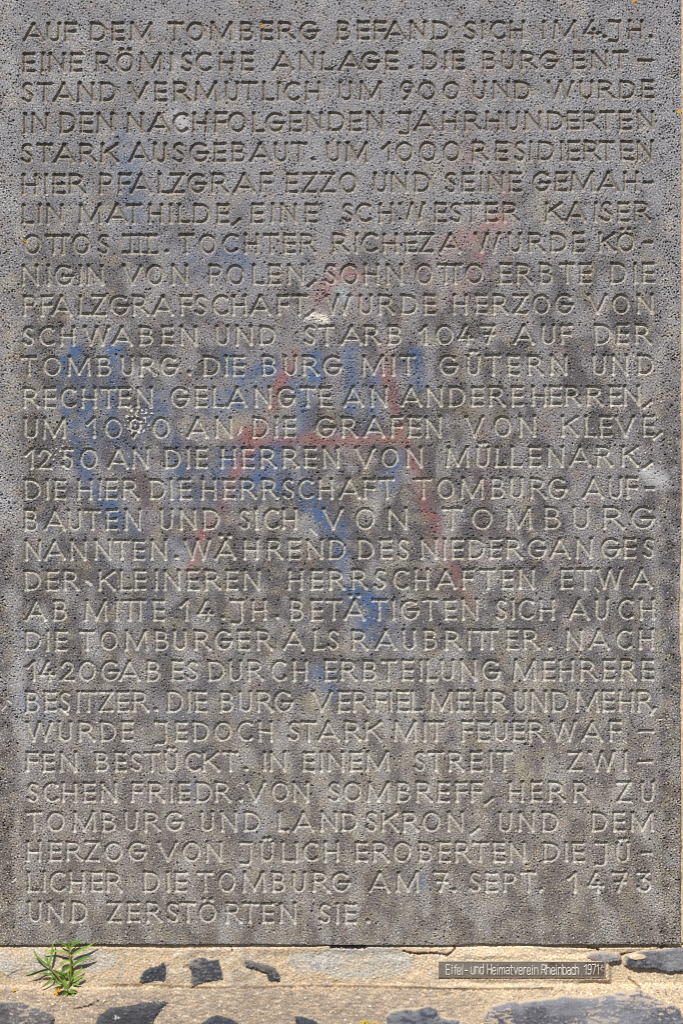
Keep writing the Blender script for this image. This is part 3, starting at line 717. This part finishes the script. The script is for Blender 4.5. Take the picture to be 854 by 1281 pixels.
# ------------------------------------------------------------------ bronze name plate
SM = {   # narrow upright letters: (width, strokes) ; y 0 = cap top, 1 = baseline, .28 = x-height
 'E': (4.3, [[(0, 0), (0, 1)], [(0, 0), (1, 0)], [(0, .48), (.85, .48)], [(0, 1), (1, 1)]]),
 'i': (1, [[(.5, .3), (.5, 1)], [(.5, .04), (.5, .1)]]),
 'f': (3.2, [[(1, 0), (.6, .02), (.4, .14), (.4, 1)], [(0, .3), (.95, .3)]]),
 'e': (4, [[(0, .64), (1, .64), (1, .45), (.8, .3), (.25, .3), (0, .45), (0, .85), (.25, 1), (.75, 1), (1, .88)]]),
 'l': (1, [[(.5, 0), (.5, 1)]]),
 '-': (3.4, [[(0, .6), (1, .6)]]),
 'u': (4.2, [[(0, .3), (0, .86), (.25, 1), (.7, 1), (1, .85)], [(1, .3), (1, 1)]]),
 'n': (4.2, [[(0, .3), (0, 1)], [(0, .45), (.3, .3), (.75, .3), (1, .44), (1, 1)]]),
 'd': (4.2, [[(1, 0), (1, 1)], [(1, .44), (.7, .3), (.25, .3), (0, .45), (0, .85), (.25, 1), (.7, 1), (1, .86)]]),
 'H': (4.8, [[(0, 0), (0, 1)], [(1, 0), (1, 1)], [(0, .48), (1, .48)]]),
 'm': (6.4, [[(0, .3), (0, 1)], [(0, .42), (.2, .3), (.38, .3), (.5, .42), (.5, 1)], [(.5, .42), (.7, .3), (.88, .3), (1, .42), (1, 1)]]),
 'a': (4, [[(.05, .36), (.3, .3), (.75, .3), (1, .44), (1, 1)], [(1, .58), (.3, .6), (0, .72), (0, .9), (.3, 1), (.75, 1), (1, .88)]]),
 't': (3.2, [[(.4, .08), (.4, .88), (.6, 1), (1, 1)], [(0, .3), (.95, .3)]]),
 'v': (4.2, [[(0, .3), (.5, 1)], [(.5, 1), (1, .3)]]),
 'r': (2.8, [[(0, .3), (0, 1)], [(0, .45), (.4, .3), (1, .3)]]),
 'R': (4.8, [[(0, 0), (0, 1)], [(0, 0), (.75, 0), (1, .12), (1, .38), (.75, .5), (0, .5)], [(.5, .5), (1, 1)]]),
 'h': (4.2, [[(0, 0), (0, 1)], [(0, .45), (.3, .3), (.75, .3), (1, .44), (1, 1)]]),
 'b': (4.2, [[(0, 0), (0, 1)], [(0, .44), (.3, .3), (.75, .3), (1, .45), (1, .85), (.75, 1), (.3, 1), (0, .86)]]),
 'c': (4, [[(1, .42), (.75, .3), (.25, .3), (0, .45), (0, .85), (.25, 1), (.75, 1), (1, .88)]]),
 '1': (3, [[(0, .2), (.8, 0)], [(.8, 0), (.8, 1)]]),
 '9': (4.2, [[(1, .3), (1, .12), (.75, 0), (.25, 0), (0, .12), (0, .4), (.25, .52), (.75, .52), (1, .4)], [(1, .3), (1, .85), (.75, 1), (.25, 1), (0, .9)]]),
 '7': (4.2, [[(0, 0), (1, 0)], [(1, 0), (.4, 1)]]),
}
NAME = [('E', 65), ('i', 89), ('f', 100), ('e', 115), ('l', 137), ('-', 150), ('u', 178), ('n', 200), ('d', 221), ('H', 255), ('e', 279), ('i', 301), ('m', 312), ('a', 342), ('t', 361), ('v', 380), ('e', 402), ('r', 425),
        ('e', 441), ('i', 463), ('n', 475), ('R', 508), ('h', 530), ('e', 552), ('i', 572), ('n', 583), ('b', 604), ('a', 625), ('c', 645), ('h', 662), ('1', 703), ('9', 720), ('7', 741), ('1', 762)]
PS = .3
nx_, ny_ = int((PLX1 - PLX0) / PS) + 1, int((PLY1 - PLY0) / PS) + 1
QX, QY = np.meshgrid(PLX0 + np.arange(nx_) * PS, PLY0 + np.arange(ny_) * PS)
rel = np.zeros(QX.shape, np.float32); rid = np.full(QX.shape, -1, np.int16)
for ch, xq in NAME:
    w, sts = SM[ch]
    x = 540 + xq / 3.713
    for s_ in sts:
        seg_field(rel, rid, PLX0, PLY0, PS, [(x + .5 + a * w, 1206.9 + b * 11.9) for a, b in s_], .82, 0, 0, 1.7, .75)
pe = np.minimum(np.minimum(QX - PLX0, PLX1 - QX), np.minimum(QY - PLY0, PLY1 - QY))
pf = FRACT(QX * .5, QY, 1.2, 44, 9); pg = GRAIN2(QX, QY, 2.2, 13, 5)
ph = .55 + rel + .06 * pf + .05 * pg - np.where(pe < .9, (.9 - pe) * .8, 0)
ph += .25 * sstep(1.9, 1.2, pe)
pc = lerp(np.broadcast_to(C(.075, .045, .030), QX.shape + (3,)), C(.17, .145, .125), sstep(.1, 1.7, pf + .5 * sstep(1212, 1203, QY)))
pc = lerp(pc, C(.16, .115, .08), sstep(1214, 1222, QY) * .6)
pc = lerp(pc, C(.19, .185, .185), sstep(.7, 1.6, FRACT(QX * .3, QY * 1.1, 1.1, 9, 444)) * .6)
pc = lerp(pc, C(.50, .44, .36), sstep(2.0, .9, pe + .4 * pf) * .75)
chip = sstep(1.1, .6, np.hypot((QX - 752.5) / 3.6, (QY - 1211) / 5) + .3 * pf + .2 * pg)
pc = lerp(pc, C(.42, .40, .38), chip * .8 * (pg > -.3)); ph = ph + .4 * chip * pg
pc = lerp(pc, C(.62, .60, .55), np.clip(rel / .5, 0, 1) * .95)
pc = pc * (1 + .1 * pg)[..., None]
def metal_material(name, rough, metal):
    m = stone_material(name, rough, 600, .15, .15)
    m.node_tree.nodes['Principled BSDF'].inputs['Metallic'].default_value = metal
    m.node_tree.nodes['Principled BSDF'].inputs['Specular IOR Level'].default_value = .5
    return m
M_BRZ = metal_material('patinated_bronze', .75, .0)
M_LET = metal_material('bare_letter_metal', .5, .2)
plate = thing('name_plate', 'narrow bronze plate with pale raised lettering set in the mortar under the slab', 'name plate', px((PLX0 + PLX1) / 2, PLY1, 0))
rf = np.maximum(np.maximum(rid[:-1, :-1], rid[1:, 1:]), np.maximum(rid[1:, :-1], rid[:-1, 1:]))
o = mesh_from_grid('plate', QX, QY, ph, np.clip(pc, .01, .8).astype(np.float32), rf < 0, M_BRZ, plate, skirt=5); attach(o, plate)
o = mesh_from_grid('lettering', QX, QY, ph, np.clip(pc, .01, .8).astype(np.float32), rf == 0, M_LET, plate); attach(o, plate)

# ------------------------------------------------------------------ the weed in the joint
def leaf_material(name, c1, c2, trans):
    m = bpy.data.materials.new(name); m.use_nodes = True
    nt = m.node_tree; b = nt.nodes['Principled BSDF']
    oi = nt.nodes.new('ShaderNodeObjectInfo')
    tc = nt.nodes.new('ShaderNodeTexCoord')
    no = nt.nodes.new('ShaderNodeTexNoise'); no.inputs['Scale'].default_value = 300
    nt.links.new(tc.outputs['Object'], no.inputs['Vector'])
    ad = nt.nodes.new('ShaderNodeMath'); ad.operation = 'MULTIPLY_ADD'; ad.inputs[1].default_value = .6
    nt.links.new(no.outputs['Fac'], ad.inputs[0]); nt.links.new(oi.outputs['Random'], ad.inputs[2])
    rp = nt.nodes.new('ShaderNodeValToRGB')
    rp.color_ramp.elements[0].position = .25; rp.color_ramp.elements[0].color = (*c1, 1)
    rp.color_ramp.elements[1].position = 1.2 / 1.6; rp.color_ramp.elements[1].color = (*c2, 1)
    nt.links.new(ad.outputs[0], rp.inputs[0]); nt.links.new(rp.outputs[0], b.inputs['Base Color'])
    b.inputs['Roughness'].default_value = .5
    tr = nt.nodes.new('ShaderNodeBsdfTranslucent'); nt.links.new(rp.outputs[0], tr.inputs[0])
    mx = nt.nodes.new('ShaderNodeMixShader'); mx.inputs[0].default_value = trans
    nt.links.new(b.outputs[0], mx.inputs[1]); nt.links.new(tr.outputs[0], mx.inputs[2])
    nt.links.new(mx.outputs[0], nt.nodes['Material Output'].inputs[0])
    return m
M_LEAF = leaf_material('narrow_leaf', (.085, .22, .015), (.26, .44, .055), .3)
M_STEM = leaf_material('weed_stem', (.16, .22, .03), (.24, .27, .05), .05)
weed = thing('weed', 'small green weed with narrow leaves growing out of the mortar joint', 'weed', px(84, 1242, wy(84, 1242)))
def P6(q, out): return px(q[0] / 6.1, 1165 + q[1] / 6.1, out)
def tube(name, pts, r0, r1, mat, parent):
    bm = bmesh.new(); rings = []
    for k, p in enumerate(pts):
        t = k / (len(pts) - 1)
        d = (pts[min(k + 1, len(pts) - 1)] - pts[max(k - 1, 0)]).normalized()
        u = d.cross(Vector((0, 1, 0))).normalized(); w = d.cross(u).normalized()
        r = (r0 + (r1 - r0) * t) * MM
        rings.append([bm.verts.new(p + (u * math.cos(a) + w * math.sin(a)) * r) for a in np.linspace(0, 2 * math.pi, 9)[:-1]])
    for a, b in zip(rings[:-1], rings[1:]):
        for k in range(8): bm.faces.new((a[k], a[(k + 1) % 8], b[(k + 1) % 8], b[k]))
    bm.faces.new(rings[0]); bm.faces.new(rings[-1])
    bmesh.ops.recalc_face_normals(bm, faces=bm.faces)
    for f in bm.faces: f.smooth = True
    me = bpy.data.meshes.new(name); bm.to_mesh(me); bm.free(); me.materials.append(mat)
    o = bpy.data.objects.new(name, me); COL.objects.link(o); o.parent = parent; attach(o, parent)
    return o
def spline(ctrl, n):
    ctrl = [Vector(c) for c in ctrl]; out = []
    c = [ctrl[0]] + ctrl + [ctrl[-1]]
    for k in range(len(ctrl) - 1):
        p0, p1, p2, p3 = c[k:k + 4]
        for j in range(n):
            t = j / n
            out.append(.5 * ((2 * p1) + (p2 - p0) * t + (2 * p0 - 5 * p1 + 4 * p2 - p3) * t * t + (3 * p1 - p0 - 3 * p2 + p3) * t ** 3))
    return out + [ctrl[-1]]
def leaf(ctrl, width, o0, o1, roll):
    pts = [P6(c, o0 + (o1 - o0) * math.sin(k / (len(ctrl) - 1) * math.pi / 2)) for k, c in enumerate(ctrl)]
    sp = spline(pts, 7)
    bm = bmesh.new(); rows = []
    n = len(sp) - 1
    for k, p in enumerate(sp):
        t = k / n
        d = (sp[min(k + 1, n)] - sp[max(k - 1, 0)]).normalized()
        side = d.cross(Vector((0, -1, 0))).normalized()
        nrm = side.cross(d).normalized()
        s2 = side * math.cos(roll) + nrm * math.sin(roll)
        n2 = nrm * math.cos(roll) - side * math.sin(roll)
        w = width * (min(1, .35 + t * 2.6) if t < .25 else 1) * (1 - max(0, (t - .45) / .55) ** 1.7) * .5 + .12
        rows.append([bm.verts.new(p + s2 * (w * a * MM) + n2 * ((abs(a) ** 1.5) * w * .5 * MM)) for a in (-1, -.5, 0, .5, 1)] +
                    [bm.verts.new(p + s2 * (w * a * MM * .96) + n2 * (((abs(a) ** 1.5) * w * .5 - .22) * MM)) for a in (1, .5, 0, -.5, -1)])
    for a, b in zip(rows[:-1], rows[1:]):
        for k in range(10): bm.faces.new((a[k], a[(k + 1) % 10], b[(k + 1) % 10], b[k]))
    bm.faces.new(rows[0]); bm.faces.new(rows[-1])
    bmesh.ops.recalc_face_normals(bm, faces=bm.faces)
    for f in bm.faces: f.smooth = True
    me = bpy.data.meshes.new('leaf'); bm.to_mesh(me); bm.free(); me.materials.append(M_LEAF)
    o = bpy.data.objects.new('leaf', me); COL.objects.link(o); o.parent = weed; attach(o, weed)
tube('stem', spline([P6(c, o_) for c, o_ in [((515, 480), 0), ((528, 420), 2), ((545, 330), 4), ((546, 250), 5), ((535, 160), 5.6), ((540, 120), 5.6)]], 5), 1.5, .9, M_STEM, weed)
tube('stem', spline([P6(c, o_) for c, o_ in [((510, 475), 0), ((490, 400), 3), ((440, 330), 5), ((395, 280), 5.6), ((385, 245), 6.3)]], 5), 1.4, .9, M_STEM, weed)
for ctrl, w, o0, o1, roll in [
    ([(390, 270), (330, 225), (285, 180), (264, 130)], 3.0, 8, 11, .3), ([(390, 280), (320, 295), (250, 320), (192, 337)], 3.2, 8, 12, .5),
    ([(415, 330), (390, 370), (350, 405), (314, 425)], 2.8, 7, 10, .2), ([(410, 332), (370, 322), (335, 315), (308, 317)], 2.6, 7, 10, -.2),
    ([(385, 250), (368, 225), (352, 190), (350, 155)], 2.4, 9, 10, 0), ([(385, 245), (398, 190), (408, 120), (404, 45)], 2.9, 9, 12, .2),
    ([(525, 160), (470, 148), (400, 145), (338, 151)], 2.4, 8, 10, -.4), ([(528, 130), (505, 100), (475, 85), (446, 58)], 2.8, 8, 10, .1),
    ([(534, 140), (532, 105), (545, 75), (562, 48)], 2.8, 8, 12, .3), ([(545, 125), (560, 95), (580, 75), (602, 55)], 2.4, 8, 9, 0),
    ([(550, 120), (580, 90), (620, 70), (656, 43)], 2.8, 8, 10, .3), ([(552, 182), (600, 150), (670, 115), (732, 77)], 3.2, 8, 11, .3),
    ([(550, 262), (600, 225), (660, 195), (724, 175)], 3.8, 7, 11, .2), ([(470, 262), (480, 235), (510, 223), (545, 226)], 2.8, 7, 9, .4),
    ([(470, 310), (500, 285), (540, 262), (575, 243)], 3.4, 7, 10, 0), ([(560, 340), (585, 320), (615, 295), (632, 264)], 3.2, 6, 10, .3),
    ([(540, 385), (580, 370), (620, 345), (652, 333)], 3.2, 5, 9, .3), ([(510, 355), (470, 325), (430, 300), (395, 292)], 3.4, 5, 9, .3),
    ([(525, 345), (500, 325), (470, 312), (440, 300)], 2.8, 6, 10, 0), ([(500, 395), (470, 392), (430, 402), (402, 414)], 3.2, 4, 9, -.2),
    ([(490, 385), (460, 375), (430, 355), (405, 335)], 3.0, 5, 8, .5), ([(520, 460), (505, 490), (490, 505), (466, 523)], 2.8, 2, 7, .2),
    ([(530, 460), (560, 475), (585, 500), (604, 520)], 3.0, 2, 7, -.2), ([(520, 462), (545, 458), (570, 458), (594, 466)], 2.6, 3, 7, 0),
    ([(515, 455), (500, 462), (485, 475), (462, 482)], 2.6, 2, 6, .3), ([(510, 460), (515, 440), (505, 415), (500, 395)], 3.4, 4, 9, 0),
    ([(530, 450), (545, 442), (560, 440), (572, 445)], 2.2, 4, 7, 0), ([(530, 400), (545, 370), (560, 350), (585, 330)], 3.2, 5, 9, .2),
    ([(500, 430), (470, 430), (445, 432), (425, 440)], 2.6, 3, 6, .4), ([(535, 370), (525, 330), (530, 300), (545, 275)], 3.0, 6, 9, .6),
    ([(490, 360), (480, 335), (455, 320), (440, 318)], 2.6, 6, 9, -.3), ([(555, 405), (580, 400), (600, 395), (612, 385)], 2.6, 4, 8, .2),
    ([(480, 345), (500, 380), (512, 410), (520, 440)], 2.8, 4, 6, .2)]:
    leaf(ctrl, w * .9, o0 * .55, o1 * .5, roll)
